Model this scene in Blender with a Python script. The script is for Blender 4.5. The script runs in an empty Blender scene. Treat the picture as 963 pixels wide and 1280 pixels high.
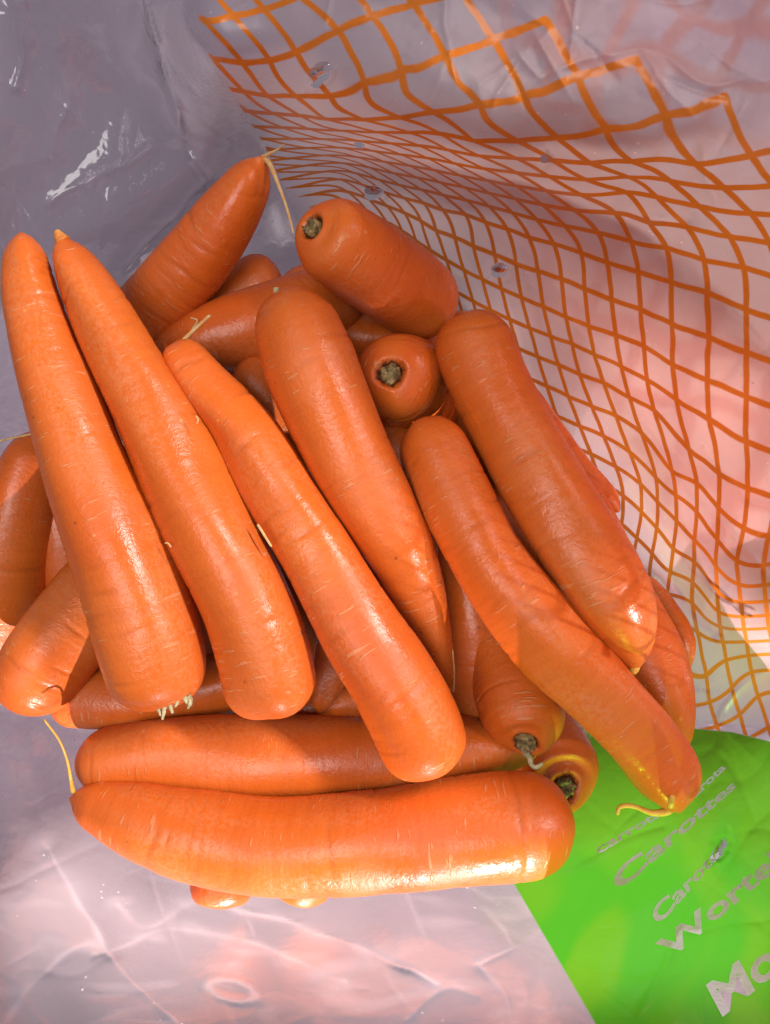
import bpy, bmesh, math, random
import numpy as np
from mathutils import Vector

# ------------------------------------------------------------------ camera, light, exposure
sc = bpy.context.scene
COL = sc.collection
CAM_Z = 0.46
FPX = 640.0 / math.tan(math.radians(32.5))        # focal length in photo pixels (963 x 1280)
cam_d = bpy.data.cameras.new("camera"); cam = bpy.data.objects.new("camera", cam_d); COL.objects.link(cam)
cam.location = (0, 0, CAM_Z); cam.rotation_euler = (0, 0, 0)
cam_d.sensor_fit = 'VERTICAL'; cam_d.angle = math.radians(65); cam_d.clip_start = 0.005; cam_d.clip_end = 50
sc.camera = cam

W = bpy.data.worlds.new("World"); sc.world = W; W.use_nodes = True
bg = W.node_tree.nodes['Background']; bg.inputs[0].default_value = (0.90, 0.86, 0.92, 1); bg.inputs[1].default_value = 0.17

def area(name, loc, target, sx, sy, power, col):
    l = bpy.data.lights.new(name, 'AREA'); l.shape = 'RECTANGLE'; l.size = sx; l.size_y = sy; l.energy = power; l.color = col
    o = bpy.data.objects.new(name, l); COL.objects.link(o); o.location = loc
    o.rotation_euler = (Vector(target) - Vector(loc)).to_track_quat('-Z', 'Y').to_euler(); return o
# soft daylight from a window above, a narrow window to the right, and low hard sunlight from the near right side
area("broad_window_light", (-.40, -.10, 2.0), (0, 0, .12), 1.0, 1.0, 18, (1.0, .97, .94))
area("narrow_window_light", (1.45, .87, 1.66), (0, 0, .12), 1.4, .20, 56, (1.0, .95, .91))
# (the sun comes in through a low opening: a flat wide beam that grazes the lower half of the bag)
# (a second spot, added from the right to make the net wall glow)
for nm, loc, aim, power, deg, sy in (("sunbeam_light", (.55, -3.05, 1.10), (.03, -.12, .07), 1900, 14, .30), ("added_side_light", (2.6, -.75, 1.50), (.145, -.005, .168), 1150, 2.9, 1.0)):
    sl = bpy.data.lights.new(nm, 'SPOT'); sl.energy = power; sl.color = (1.0, .89, .82); sl.shadow_soft_size = .02; sl.spot_size = math.radians(deg); sl.spot_blend = .5
    so = bpy.data.objects.new(nm, sl); COL.objects.link(so); so.location = loc
    so.rotation_euler = (Vector(aim) - so.location).to_track_quat('-Z', 'Y').to_euler(); so.scale = (1, sy, 1)

vs = sc.view_settings
vs.view_transform = 'Standard'; vs.look = 'None'; vs.gamma = 1; vs.use_curve_mapping = False; vs.exposure = 0.0
sc.cycles.max_bounces = 8; sc.cycles.transparent_max_bounces = 10; sc.cycles.diffuse_bounces = 1; sc.cycles.glossy_bounces = 2; sc.cycles.transmission_bounces = 3
sc.cycles.caustics_reflective = False; sc.cycles.caustics_refractive = False
sc.cycles.sample_clamp_indirect = 6

RNG = np.random.default_rng(11)

# ------------------------------------------------------------------ helpers
def P(px, py, d):
    """a point in the place: direction of a photo pixel, d metres below the lens"""
    return np.array([(px - 481.5) * d / FPX, -(py - 640.0) * d / FPX, CAM_Z - d])

def mesh_obj(name, verts, faces, mat, parent=None, smooth=True):
    me = bpy.data.meshes.new(name); me.from_pydata([tuple(v) for v in verts], [], faces)
    if smooth: me.polygons.foreach_set('use_smooth', [True] * len(me.polygons))
    if mat: me.materials.append(mat)
    o = bpy.data.objects.new(name, me); COL.objects.link(o)
    if parent: o.parent = parent
    return o

def tag(o, label=None, cat=None, group=None, kind=None):
    if label: o['label'] = label
    if cat: o['category'] = cat
    if group: o['group'] = group
    if kind: o['kind'] = kind
    return o

def value_noise(x, y, seed):
    return .72 * (lattice_noise(x, y, seed) + lattice_noise(.777 * x - .629 * y + 5.3, .629 * x + .777 * y + 1.9, seed + 1000))

def lattice_noise(x, y, seed):
    r = np.random.default_rng(seed); T = r.random((256, 256)) * 2 - 1
    xi = np.floor(x).astype(int); yi = np.floor(y).astype(int); fx = x - xi; fy = y - yi
    fx = fx * fx * fx * (fx * (fx * 6 - 15) + 10); fy = fy * fy * fy * (fy * (fy * 6 - 15) + 10)
    a = T[xi & 255, yi & 255]; b = T[(xi + 1) & 255, yi & 255]; c = T[xi & 255, (yi + 1) & 255]; d = T[(xi + 1) & 255, (yi + 1) & 255]
    return (a * (1 - fx) + b * fx) * (1 - fy) + (c * (1 - fx) + d * fx) * fy

def tps(src, val, lam=0.0):
    """thin plate spline through scattered anchors"""
    S = np.asarray(src, float) / 500.0; V = np.asarray(val, float)
    if V.ndim == 1: V = V[:, None]
    def U(r2): return np.where(r2 > 1e-12, r2 * np.log(np.maximum(r2, 1e-12)), 0.0)
    n = len(S); K = U(((S[:, None] - S[None]) ** 2).sum(-1)) + lam * np.eye(n)
    Q = np.hstack([np.ones((n, 1)), S]); A = np.zeros((n + 3, n + 3)); A[:n, :n] = K; A[:n, n:] = Q; A[n:, :n] = Q.T
    C = np.linalg.solve(A, np.vstack([V, np.zeros((3, V.shape[1]))]))
    def f(x, y):
        x = np.asarray(x, float) / 500.0; y = np.asarray(y, float) / 500.0; sh = x.shape
        p = np.stack([x.ravel(), y.ravel()], 1); out = np.empty((len(p), V.shape[1]))
        for i in range(0, len(p), 20000):
            q = p[i:i + 20000]; out[i:i + 20000] = U(((q[:, None] - S[None]) ** 2).sum(-1)) @ C[:n] + np.hstack([np.ones((len(q), 1)), q]) @ C[n:]
        return out.reshape(sh + (V.shape[1],))
    return f

def spline(pts, n, power=1.0):
    """Catmull-Rom through rows of pts, resampled evenly by chord length of the first 3 columns"""
    p = np.asarray(pts, float)
    ext = np.vstack([2 * p[0] - p[1], p, 2 * p[-1] - p[-2]])
    dense = []
    for i in range(1, len(ext) - 2):
        t = np.linspace(0, 1, 40, endpoint=False)[:, None]
        a, b, c, d = ext[i - 1], ext[i], ext[i + 1], ext[i + 2]
        dense.append(.5 * ((2 * b) + (c - a) * t + (2 * a - 5 * b + 4 * c - d) * t ** 2 + (3 * b - a - 3 * c + d) * t ** 3))
    dense = np.vstack(dense + [p[-1:]])
    s = np.concatenate([[0], np.cumsum(np.linalg.norm(np.diff(dense[:, :3], axis=0), axis=1))])
    return dense, s

# ------------------------------------------------------------------ materials
def new_mat(name):
    m = bpy.data.materials.new(name); m.use_nodes = True; nt = m.node_tree; nt.nodes.clear()
    out = nt.nodes.new('ShaderNodeOutputMaterial'); return m, nt, out

class N:
    """small node-graph helper"""
    def __init__(s, nt): s.nt = nt
    def node(s, t, **kw):
        n = s.nt.nodes.new(t)
        for k, v in kw.items(): setattr(n, k, v)
        return n
    def set(s, sock, v):
        if isinstance(v, bpy.types.NodeSocket): s.nt.links.new(v, sock)
        elif v is not None: sock.default_value = v
    def math(s, op, a, b=None, c=None, clamp=False):
        n = s.node('ShaderNodeMath', operation=op, use_clamp=clamp)
        for i, v in enumerate((a, b, c)):
            if v is not None: s.set(n.inputs[i], v)
        return n.outputs[0]
    def vmath(s, op, a, b=None):
        n = s.node('ShaderNodeVectorMath', operation=op); s.set(n.inputs[0], a)
        if b is not None: s.set(n.inputs[1], b)
        return n.outputs[0]
    def noise(s, vec, scale, detail=2, rough=.5, dist=0):
        n = s.node('ShaderNodeTexNoise'); s.set(n.inputs['Vector'], vec); n.inputs['Scale'].default_value = scale
        n.inputs['Detail'].default_value = detail; n.inputs['Roughness'].default_value = rough; n.inputs['Distortion'].default_value = dist
        return n.outputs['Fac']
    def smooth(s, v, lo, hi, a=0., b=1.):
        n = s.node('ShaderNodeMapRange', interpolation_type='SMOOTHSTEP'); s.set(n.inputs['Value'], v)
        n.inputs['From Min'].default_value = lo; n.inputs['From Max'].default_value = hi; n.inputs['To Min'].default_value = a; n.inputs['To Max'].default_value = b
        return n.outputs[0]
    def mix(s, f, a, b):
        n = s.node('ShaderNodeMix', data_type='RGBA'); s.set(n.inputs['Factor'], f); s.set(n.inputs[6], a); s.set(n.inputs[7], b); return n.outputs[2]
    def mixs(s, f, a, b):
        n = s.node('ShaderNodeMixShader'); s.set(n.inputs[0], f); s.nt.links.new(a, n.inputs[1]); s.nt.links.new(b, n.inputs[2]); return n.outputs[0]
    def attr(s, name, out='Vector'):
        n = s.node('ShaderNodeAttribute', attribute_name=name); return n.outputs[out]
    def bump(s, h, strength, dist, normal=None):
        n = s.node('ShaderNodeBump'); n.inputs['Strength'].default_value = strength; n.inputs['Distance'].default_value = dist; s.set(n.inputs['Height'], h)
        if normal is not None: s.set(n.inputs['Normal'], normal)
        return n.outputs[0]

def carrot_material():
    m, nt, out = new_mat('carrot_skin'); g = N(nt)
    rnd = g.node('ShaderNodeObjectInfo').outputs['Random']
    off = g.node('ShaderNodeCombineXYZ'); g.set(off.inputs[0], g.math('MULTIPLY', rnd, 7.3)); g.set(off.inputs[1], g.math('MULTIPLY', rnd, 3.1))
    rest = g.vmath('ADD', g.attr('rest'), off.outputs[0])
    sk = g.node('ShaderNodeSeparateXYZ'); g.set(sk.inputs[0], g.attr('skin')); blotch, patch, tone = sk.outputs
    fine = g.noise(rest, 620, 2, .65)
    cross = g.vmath('MULTIPLY', rest, (1.0, .15, .15))
    ringn = g.noise(cross, 300, 2, .55, .3)             # faint bands running round the root
    scar = g.math('MULTIPLY', g.smooth(g.noise(cross, 640, 1, .5, .2), .64, .70), g.smooth(patch, .46, .62))
    vor = g.node('ShaderNodeTexVoronoi'); g.set(vor.inputs['Vector'], rest); vor.inputs['Scale'].default_value = 120
    vc = g.node('ShaderNodeSeparateColor'); g.set(vc.inputs[0], vor.outputs['Color'])
    dots = g.smooth(vor.outputs['Distance'], .05, .11, 1, 0)
    spot = g.math('MULTIPLY', dots, g.smooth(vc.outputs[0], .84, .86)); dot = g.math('MULTIPLY', dots, g.smooth(vc.outputs[1], .72, .75))
    c = g.mix(blotch, (.77, .126, .014, 1), (.85, .184, .023, 1))
    c = g.mix(g.math('MULTIPLY', g.smooth(ringn, .35, .7), .22), c, (.58, .080, .008, 1))
    c = g.mix(g.math('MULTIPLY', rnd, .35), c, (.72, .165, .026, 1))
    c = g.mix(g.smooth(rnd, .7, 1, 0, .3), c, (.60, .085, .008, 1))
    c = g.mix(g.math('MULTIPLY', g.math('MULTIPLY', g.smooth(tone, .5, .85), g.smooth(fine, .35, .65)), .22), c, (.74, .32, .15, 1))
    c = g.mix(g.math('MULTIPLY', scar, .30), c, (.88, .46, .22, 1))
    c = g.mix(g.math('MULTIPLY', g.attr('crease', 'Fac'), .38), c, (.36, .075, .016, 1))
    c = g.mix(g.math('MULTIPLY', dot, .40), c, (.90, .42, .16, 1))
    c = g.mix(g.math('MULTIPLY', spot, .55), c, (.20, .05, .01, 1))
    pale = g.attr('tip_pale', 'Fac')
    c = g.mix(g.math('MULTIPLY', pale, .5), c, (.80, .28, .025, 1))
    crown = g.attr('crown_dark', 'Fac')
    crown = g.smooth(g.math('ADD', crown, g.math('MULTIPLY', g.math('SUBTRACT', fine, .5), .7)), .30, .62)
    c = g.mix(g.math('MULTIPLY', crown, .93), c, (.035, .016, .006, 1))
    h = g.math('ADD', g.math('MULTIPLY', ringn, .38), g.math('ADD', g.math('MULTIPLY', fine, .50), g.math('MULTIPLY', scar, .5)))
    b = g.bump(h, .55, .0007)
    bs = g.node('ShaderNodeBsdfPrincipled'); g.set(bs.inputs['Base Color'], c); g.set(bs.inputs['Normal'], b)
    g.set(bs.inputs['Roughness'], g.smooth(g.math('ADD', fine, g.math('MULTIPLY', patch, .9)), .55, 1.25, .25, .50))
    bs.inputs['Specular IOR Level'].default_value = .5
    bs.inputs['Subsurface Weight'].default_value = SSS; bs.inputs['Subsurface Radius'].default_value = (1.0, .30, .08); bs.inputs['Subsurface Scale'].default_value = .003
    nt.links.new(bs.outputs[0], out.inputs[0]); return m

def simple_mat(name, c1, c2, scale, rough=.6, bumpd=.0004, sss=0.):
    m, nt, out = new_mat(name); g = N(nt)
    tc = g.node('ShaderNodeTexCoord').outputs['Object']
    n = g.noise(tc, scale, 4, .6)
    bs = g.node('ShaderNodeBsdfPrincipled'); g.set(bs.inputs['Base Color'], g.mix(g.smooth(n, .35, .65), c1 + (1,), c2 + (1,)))
    bs.inputs['Roughness'].default_value = rough; g.set(bs.inputs['Normal'], g.bump(n, .8, bumpd))
    if sss: bs.inputs['Subsurface Weight'].default_value = sss; bs.inputs['Subsurface Scale'].default_value = .002
    nt.links.new(bs.outputs[0], out.inputs[0]); return m

SSS = 0.0
INK_ORANGE = (.88, .235, .022, 1)
def film_shader(g, opac, col_d, col_t, tint, normal, gloss_rough=.10, gloss_gain=1.0, trans=.55):
    """thin polythene: lets light straight through, scatters some, mirrors at glancing angles"""
    tr = g.node('ShaderNodeBsdfTransparent'); g.set(tr.inputs[0], tint)
    df = g.node('ShaderNodeBsdfDiffuse'); g.set(df.inputs[0], col_d); g.set(df.inputs['Normal'], normal)
    tl = g.node('ShaderNodeBsdfTranslucent'); g.set(tl.inputs[0], col_t); g.set(tl.inputs['Normal'], normal)
    body = g.mixs(opac, tr.outputs[0], g.mixs(trans, df.outputs[0], tl.outputs[0]))
    gl = g.node('ShaderNodeBsdfGlossy'); g.set(gl.inputs['Roughness'], gloss_rough); g.set(gl.inputs['Normal'], normal)
    fr = g.node('ShaderNodeFresnel'); fr.inputs[0].default_value = 1.5; g.set(fr.inputs['Normal'], normal)
    return g.mixs(g.math('MULTIPLY', fr.outputs[0], gloss_gain, clamp=True), body, gl.outputs[0])

def film_material():
    m, nt, out = new_mat('printed_polythene'); g = N(nt)
    geo = g.node('ShaderNodeNewGeometry').outputs['Position']
    lat = g.node('ShaderNodeSeparateXYZ'); g.set(lat.inputs[0], g.attr('lattice')); a, b, wob = lat.outputs
    reg = g.node('ShaderNodeSeparateXYZ'); g.set(reg.inputs[0], g.attr('print_region')); net_d, green_d, band_d = reg.outputs
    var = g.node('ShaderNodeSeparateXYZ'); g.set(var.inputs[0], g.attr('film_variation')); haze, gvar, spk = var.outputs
    pw = g.node('ShaderNodeSeparateXYZ'); g.set(pw.inputs[0], g.attr('print_width'))
    ra = g.math('ROUND', a); rb = g.math('ROUND', b)
    da = g.math('ABSOLUTE', g.math('ADD', g.math('SUBTRACT', a, ra), wob)); db = g.math('ABSOLUTE', g.math('SUBTRACT', g.math('SUBTRACT', b, rb), wob))
    la = g.smooth(g.math('SUBTRACT', da, pw.outputs[0]), -.022, .022, 1, 0); lb = g.smooth(g.math('SUBTRACT', db, pw.outputs[1]), -.022, .022, 1, 0)
    # zig-zag ends of the printed net at the mouth and at the side
    la = g.math('MULTIPLY', la, g.math('MULTIPLY', g.smooth(g.math('SUBTRACT', ra, b), -.10, -.06), g.smooth(g.math('ADD', ra, b), -9.2, -9.1)))
    lb = g.math('MULTIPLY', lb, g.math('MULTIPLY', g.smooth(g.math('SUBTRACT', a, rb), -.10, -.06), g.smooth(g.math('ADD', a, rb), -9.2, -9.1)))
    net = g.math('MULTIPLY', g.math('MAXIMUM', la, lb), g.smooth(net_d, -1, 1))
    green = g.smooth(green_d, -1.2, 1.2)
    net = g.math('MULTIPLY', net, g.math('SUBTRACT', 1, green))
    fine = g.noise(geo, 230, 1, .6, .4)
    nrm = g.bump(fine, .35, .0006)
    vor = g.node('ShaderNodeTexVoronoi'); g.set(vor.inputs['Vector'], geo); vor.inputs['Scale'].default_value = 190
    speck = g.math('MULTIPLY', g.smooth(vor.outputs['Distance'], .06, .12, 1, 0), g.smooth(spk, .45, .62))
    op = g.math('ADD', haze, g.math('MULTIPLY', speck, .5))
    glow_tint = g.smooth(net_d, -30, 130)  # pinker film over the net wall, painting in its warm glow
    clear = film_shader(g, op, g.mix(glow_tint, (.60, .52, .62, 1), (.90, .64, .61, 1)), g.mix(glow_tint, (.86, .72, .78, 1), (.95, .70, .66, 1)), (.92, .88, .94, 1), nrm, g.math('ADD', pw.outputs[2], g.smooth(net_d, -60, 60, 0, .34)), g.smooth(net_d, -60, 60, 1.9, 1.0), .5)
    ink = film_shader(g, .84, INK_ORANGE, INK_ORANGE, (.9, .35, .1, 1), nrm, .22, .9, .22)
    gn = g.mix(g.smooth(gvar, .3, .8), (.046, .29, .015, 1), (.090, .30, .015, 1))
    grn = film_shader(g, .74, gn, gn, (.35, .80, .04, 1), nrm, .16, .8, .55)
    nt.links.new(g.mixs(green, g.mixs(net, clear, ink), grn), out.inputs[0]); return m

def plain_film_material(name, col, opac, tint=(.90, .86, .92, 1), rough=.1, trans=.55):
    m, nt, out = new_mat(name); g = N(nt)
    geo = g.node('ShaderNodeNewGeometry').outputs['Position']
    nrm = g.bump(g.noise(geo, 180, 3, .6, .4), .5, .0015)
    nt.links.new(film_shader(g, opac, col, col, tint, nrm, rough, 1.2, trans), out.inputs[0]); return m

def outer_film_material():
    m, nt, out = new_mat('outer_layer_film'); g = N(nt)
    lat = g.node('ShaderNodeSeparateXYZ'); g.set(lat.inputs[0], g.attr('lattice'))
    geo = g.node('ShaderNodeNewGeometry').outputs['Position']
    l = None
    for o in (0, 1):
        d = g.math('ABSOLUTE', g.math('SUBTRACT', lat.outputs[o], g.math('ROUND', lat.outputs[o])))
        s = g.smooth(d, .05, .22, 1, 0); l = s if l is None else g.math('MAXIMUM', l, s)
    patch = g.smooth(g.noise(geo, 26, 2), .42, .58)
    nrm = g.bump(g.noise(geo, 120, 2), .4, .0015)
    base = g.mix(g.attr('peach_glow', 'Fac'), g.mix(patch, (.44, .36, .44, 1), (.58, .34, .38, 1)), (.96, .55, .46, 1))
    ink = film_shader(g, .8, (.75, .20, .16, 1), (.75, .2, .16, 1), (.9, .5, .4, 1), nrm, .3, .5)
    clear = film_shader(g, g.math('ADD', g.math('MULTIPLY', g.attr('peach_glow', 'Fac'), .43), .48), base, base, (.9, .84, .9, 1), nrm, .3, .4)
    tr = g.node('ShaderNodeBsdfTransparent')
    nt.links.new(g.mixs(lat.outputs[2], tr.outputs[0], g.mixs(g.math('MULTIPLY', l, .75), clear, ink)), out.inputs[0]); return m

def ground_material():
    m, nt, out = new_mat('grey_tabletop'); g = N(nt)
    geo = g.node('ShaderNodeNewGeometry').outputs['Position']
    n = g.noise(geo, 14, 5, .6); n2 = g.noise(geo, 160, 3)
    c = g.mix(n, (.15, .128, .162, 1), (.20, .172, .215, 1))
    bs = g.node('ShaderNodeBsdfPrincipled'); g.set(bs.inputs['Base Color'], c); bs.inputs['Roughness'].default_value = .55
    g.set(bs.inputs['Normal'], g.bump(n2, .3, .001)); nt.links.new(bs.outputs[0], out.inputs[0]); return m

M_CARROT = carrot_material()
M_ROOT = simple_mat('pale_root', (.72, .40, .14), (.80, .55, .26), 400, .55, .0003, .2)
M_ROOTY = simple_mat('yellow_root', (.80, .42, .05), (.85, .50, .09), 400, .5, .0003, .2)
M_NUB = simple_mat('chipped_tip', (.70, .20, .03), (.78, .34, .09), 400, .55, .0004)
M_STEM = simple_mat('dried_stem', (.10, .058, .020), (.42, .30, .12), 420, .7, .0012)
M_SHRED = simple_mat('pale_stem_shreds', (.45, .42, .22), (.68, .58, .34), 500, .6, .0005)
M_FILM = film_material(); M_OUTER = outer_film_material(); M_GROUND = ground_material()
M_FLAP = plain_film_material('torn_film', (.6, .55, .62, 1), .25, rough=.06)
M_LETTER = plain_film_material('unprinted_letter_film', (.74, .71, .86, 1), .93, trans=.15)

# ------------------------------------------------------------------ tabletop
s = 2.5
tag(mesh_obj('tabletop', [(-s, -s, 0), (s, -s, 0), (s, s, 0), (-s, s, 0)], [(0, 1, 2, 3)], M_GROUND, smooth=False), kind='structure')

# ------------------------------------------------------------------ carrots
FOOT = []                     # samples (px, py, radius px, depth, radius m) used to rest the film under the pile
def carrot(label, pts, head='blunt', tail='tip', rings=None, seg=56, hi=True, seed=None, lump=1.5, grooves=1.0):
    """pts: rows (photo x, photo y, width px, depth m); first and last row are the ends of the root"""
    rng = np.random.default_rng(seed if seed is not None else int(abs(pts[0][0] * 7 + pts[0][1] * 13)) % 9973)
    rows = [np.concatenate([P(x, y, d), [w * .5 * d / FPX]]) for x, y, w, d in pts]
    dense, sd = spline(rows, 0); L = sd[-1]
    n = rings or (230 if hi else 120)
    if not hi: seg = 40
    u = np.linspace(0, 1, n); u = .65 * u + .35 * (.5 - .5 * np.cos(np.pi * u)); sv = u * L
    C = np.stack([np.interp(sv, sd, dense[:, k]) for k in range(3)], 1); R = np.maximum(np.interp(sv, sd, dense[:, 3]), .0004)
    # smooth centreline a little
    for _ in range(6): C[1:-1] = .25 * C[:-2] + .5 * C[1:-1] + .25 * C[2:]
    def cap(dist, kind):
        if kind in ('blunt', 'crown'):
            rr = np.interp(L * .12, sv, R) if dist is sv else np.interp(L * .88, sv, R)
            lc, p = rr * .88, 2.5
        elif kind == 'round': lc, p = .012, 2.0
        else: lc, p = .004, 2.0
        x = np.clip(1 - dist / lc, 0, 1); return np.maximum(1 - x ** p, 0) ** (1 / p)
    R = R * cap(sv, head) * cap(L - sv, tail)
    T = np.gradient(C, axis=0); T /= np.linalg.norm(T, axis=1)[:, None]
    ref = np.array([0, 0, -1.]); 
    if abs(T[n // 2] @ ref) > .9: ref = np.array([1., 0, 0])
    frames = []
    v = ref - T[0] * (ref @ T[0]); v /= np.linalg.norm(v)
    for t in T:
        v = v - t * (v @ t); v /= np.linalg.norm(v); frames.append(v.copy())
    V = np.array(frames); B = np.cross(T, V)
    th = np.linspace(0, 2 * np.pi, seg, endpoint=False)
    S2, TH = np.meshgrid(sv, th, indexing='ij')
    disp = np.zeros_like(S2); crease = np.zeros_like(S2)
    for _ in range(9):         # slow lumps, slightly oval section
        k = rng.uniform(10, 90); mm = rng.integers(0, 4) if k < 35 else rng.integers(1, 5)
        disp += rng.uniform(.1, .45) * .0011 * lump / (1 + k / 50) * np.cos(k * S2 + mm * TH + rng.uniform(0, 6.28))
    for q in range(int((46 if hi else 16) * min(1, L / .17) ** 1.5 * grooves)):   # creases across the root
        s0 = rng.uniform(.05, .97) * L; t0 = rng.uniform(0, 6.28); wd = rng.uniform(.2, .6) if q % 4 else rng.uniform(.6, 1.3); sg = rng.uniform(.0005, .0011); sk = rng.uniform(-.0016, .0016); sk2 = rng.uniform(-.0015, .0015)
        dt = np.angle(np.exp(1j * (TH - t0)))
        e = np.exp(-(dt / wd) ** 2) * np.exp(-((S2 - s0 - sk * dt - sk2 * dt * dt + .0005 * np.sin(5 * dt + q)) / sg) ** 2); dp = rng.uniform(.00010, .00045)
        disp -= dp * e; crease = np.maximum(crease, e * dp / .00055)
    for _ in range(int(8 if hi else 3)):     # gentle waists
        s0 = rng.uniform(.1, .95) * L; sg = rng.uniform(.003, .008); t0 = rng.uniform(0, 6.28)
        disp -= rng.uniform(.00005, .00022) * lump * np.exp(-((S2 - s0) / sg) ** 2) * (.6 + .4 * np.cos(TH - t0))
    RR = np.maximum(R[:, None] + disp * np.clip(R[:, None] / .008, 0, 1), .0002)
    V3 = C[:, None] + RR[..., None] * (np.cos(th)[None, :, None] * V[:, None] + np.sin(th)[None, :, None] * B[:, None])
    rest = np.stack([S2, RR * np.cos(TH), RR * np.sin(TH)], -1)
    rb = np.interp(L * .10, sv, np.interp(sv, sd, dense[:, 3])); rt = np.interp(L * .9, sv, np.interp(sv, sd, dense[:, 3]))
    crown = np.zeros_like(S2)
    verts = V3.reshape(-1, 3); rest = rest.reshape(-1, 3)
    # dimple at a crown end
    dim = []
    for end, kind, sgn, rr in ((0, head, 1, rb), (n - 1, tail, -1, rt)):
        if kind != 'crown': continue
        dist = sv if end == 0 else L - sv
        rad = R / max(rr, 1e-5)                       # radius fraction: the end cap is drawn inward near the stem
        near = (dist < rr * .6)
        core = np.clip(1 - rad / .36, 0, 1) * near
        push = .0055 * (core ** .8)
        V3 += (T[end] * sgn)[None, None] * push[:, None, None] * (1 + .2 * np.cos(3 * TH + 1))[..., None]
        crown = np.maximum(crown, (np.clip(1.25 - rad / .36, 0, 1) * near)[:, None] * np.ones_like(S2))
        verts = V3.reshape(-1, 3)
    pale = np.zeros(n)
    if tail == 'tip': pale = np.exp(-(L - sv) / .010)
    faces = []
    for i in range(n - 1):
        a = i * seg; b = a + seg
        for j in range(seg):
            k = (j + 1) % seg; faces.append((a + j, a + k, b + k, b + j))
    faces.append(tuple(range(seg - 1, -1, -1))); faces.append(tuple((n - 1) * seg + j for j in range(seg)))
    root = bpy.data.objects.new('carrot', None); COL.objects.link(root); root.empty_display_size = .01
    base = C[int(np.argmin(C[:, 2]))].copy(); root.location = tuple(base)
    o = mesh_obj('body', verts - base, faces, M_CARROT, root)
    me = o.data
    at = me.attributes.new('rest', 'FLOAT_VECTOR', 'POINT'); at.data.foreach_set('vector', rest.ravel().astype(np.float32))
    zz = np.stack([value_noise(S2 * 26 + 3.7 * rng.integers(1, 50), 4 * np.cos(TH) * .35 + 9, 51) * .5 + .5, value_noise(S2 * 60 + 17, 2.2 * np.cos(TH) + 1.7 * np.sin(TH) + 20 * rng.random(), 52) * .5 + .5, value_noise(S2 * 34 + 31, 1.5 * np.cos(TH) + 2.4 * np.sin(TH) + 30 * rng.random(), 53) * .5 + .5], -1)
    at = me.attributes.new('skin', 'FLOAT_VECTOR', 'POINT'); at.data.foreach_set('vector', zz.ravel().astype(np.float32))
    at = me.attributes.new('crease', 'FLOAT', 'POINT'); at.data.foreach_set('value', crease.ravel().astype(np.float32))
    at = me.attributes.new('crown_dark', 'FLOAT', 'POINT'); at.data.foreach_set('value', crown.ravel().astype(np.float32))
    at = me.attributes.new('tip_pale', 'FLOAT', 'POINT'); at.data.foreach_set('value', np.repeat(pale, seg).astype(np.float32))
    tag(root, label, 'carrot', 'carrots piled in the bag')
    d = CAM_Z - C[:, 2]; px = C[:, 0] * FPX / d + 481.5; py = 640 - C[:, 1] * FPX / d
    for i in range(0, n, 3): FOOT.append((px[i], py[i], R[i] * FPX / d[i], d[i], R[i]))
    root_info = dict(obj=root, base=base, C=C, T=T, R=R, V=V, B=B)
    return root_info

def tube(name, pts, mat, info, seg=10, noise=.0):
    """pts rows (px,py,depth,radius mm) -> tapered wavy filament, part of a carrot"""
    rows = [np.concatenate([P(x, y, d), [r * .00085]]) for x, y, d, r in pts]
    dense, sd = spline(rows, 0); n = max(14, int(len(pts) * 8)); sv = np.linspace(0, sd[-1], n)
    C = np.stack([np.interp(sv, sd, dense[:, k]) for k in range(3)], 1); R = np.interp(sv, sd, dense[:, 3])
    rr = np.random.default_rng(int(pts[0][0] * 3 + pts[0][1]))
    T = np.gradient(C, axis=0); T /= np.linalg.norm(T, axis=1)[:, None] + 1e-9
    verts = []; faces = []
    v = np.cross(T[0], [.3, .2, .9]); v /= np.linalg.norm(v)
    for i in range(n):
        v = v - T[i] * (v @ T[i]); v /= np.linalg.norm(v); b = np.cross(T[i], v)
        for j in range(seg):
            a = 2 * math.pi * j / seg; rad = R[i] * (1 + noise * rr.uniform(-1, 1)) * (.35 if i in (0, n - 1) else 1)
            verts.append(C[i] + rad * (math.cos(a) * v + math.sin(a) * b) - info['base'])
    for i in range(n - 1):
        for j in range(seg):
            k = (j + 1) % seg; faces.append((i * seg + j, i * seg + k, (i + 1) * seg + k, (i + 1) * seg + j))
    faces.append(tuple(range(seg - 1, -1, -1))); faces.append(tuple((n - 1) * seg + j for j in range(seg)))
    return mesh_obj(name, verts, faces, mat, info['obj'])

def stem_stub(info, end, rad, height, seed=0, depth=.0052):
    """dried leaf base in the dimple of the crown: ragged, lobed stub"""
    rng = np.random.default_rng(seed); i = 0 if end == 'head' else -1
    t = -info['T'][i] if end == 'head' else info['T'][i]
    c = info['C'][i] - t * depth; v = info['V'][i]; b = np.cross(t, v)
    seg = 22; verts = []; faces = []; prof = [(1.0, 0), (1.06, .35), (1.0, .75), (.84, 1.0), (.5, .93), (.2, .88)]
    lob = [rng.uniform(.82, 1.14) for _ in range(seg)]; hh = [rng.uniform(.7, 1.3) for _ in range(seg)]
    for pr, h in prof:
        for j in range(seg):
            a = 2 * math.pi * j / seg; r = rad * pr * (lob[j] if pr > .4 else 1)
            verts.append(c + r * (math.cos(a) * v + math.sin(a) * b) + t * height * h * (hh[j] if pr > .4 else .8) - info['base'])
    for i2 in range(len(prof) - 1):
        for j in range(seg):
            k = (j + 1) % seg; faces.append((i2 * seg + j, i2 * seg + k, (i2 + 1) * seg + k, (i2 + 1) * seg + j))
    faces.append(tuple((len(prof) - 1) * seg + j for j in range(seg)))
    return mesh_obj('stem_stub', verts, faces, M_STEM, info['obj'])

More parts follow.
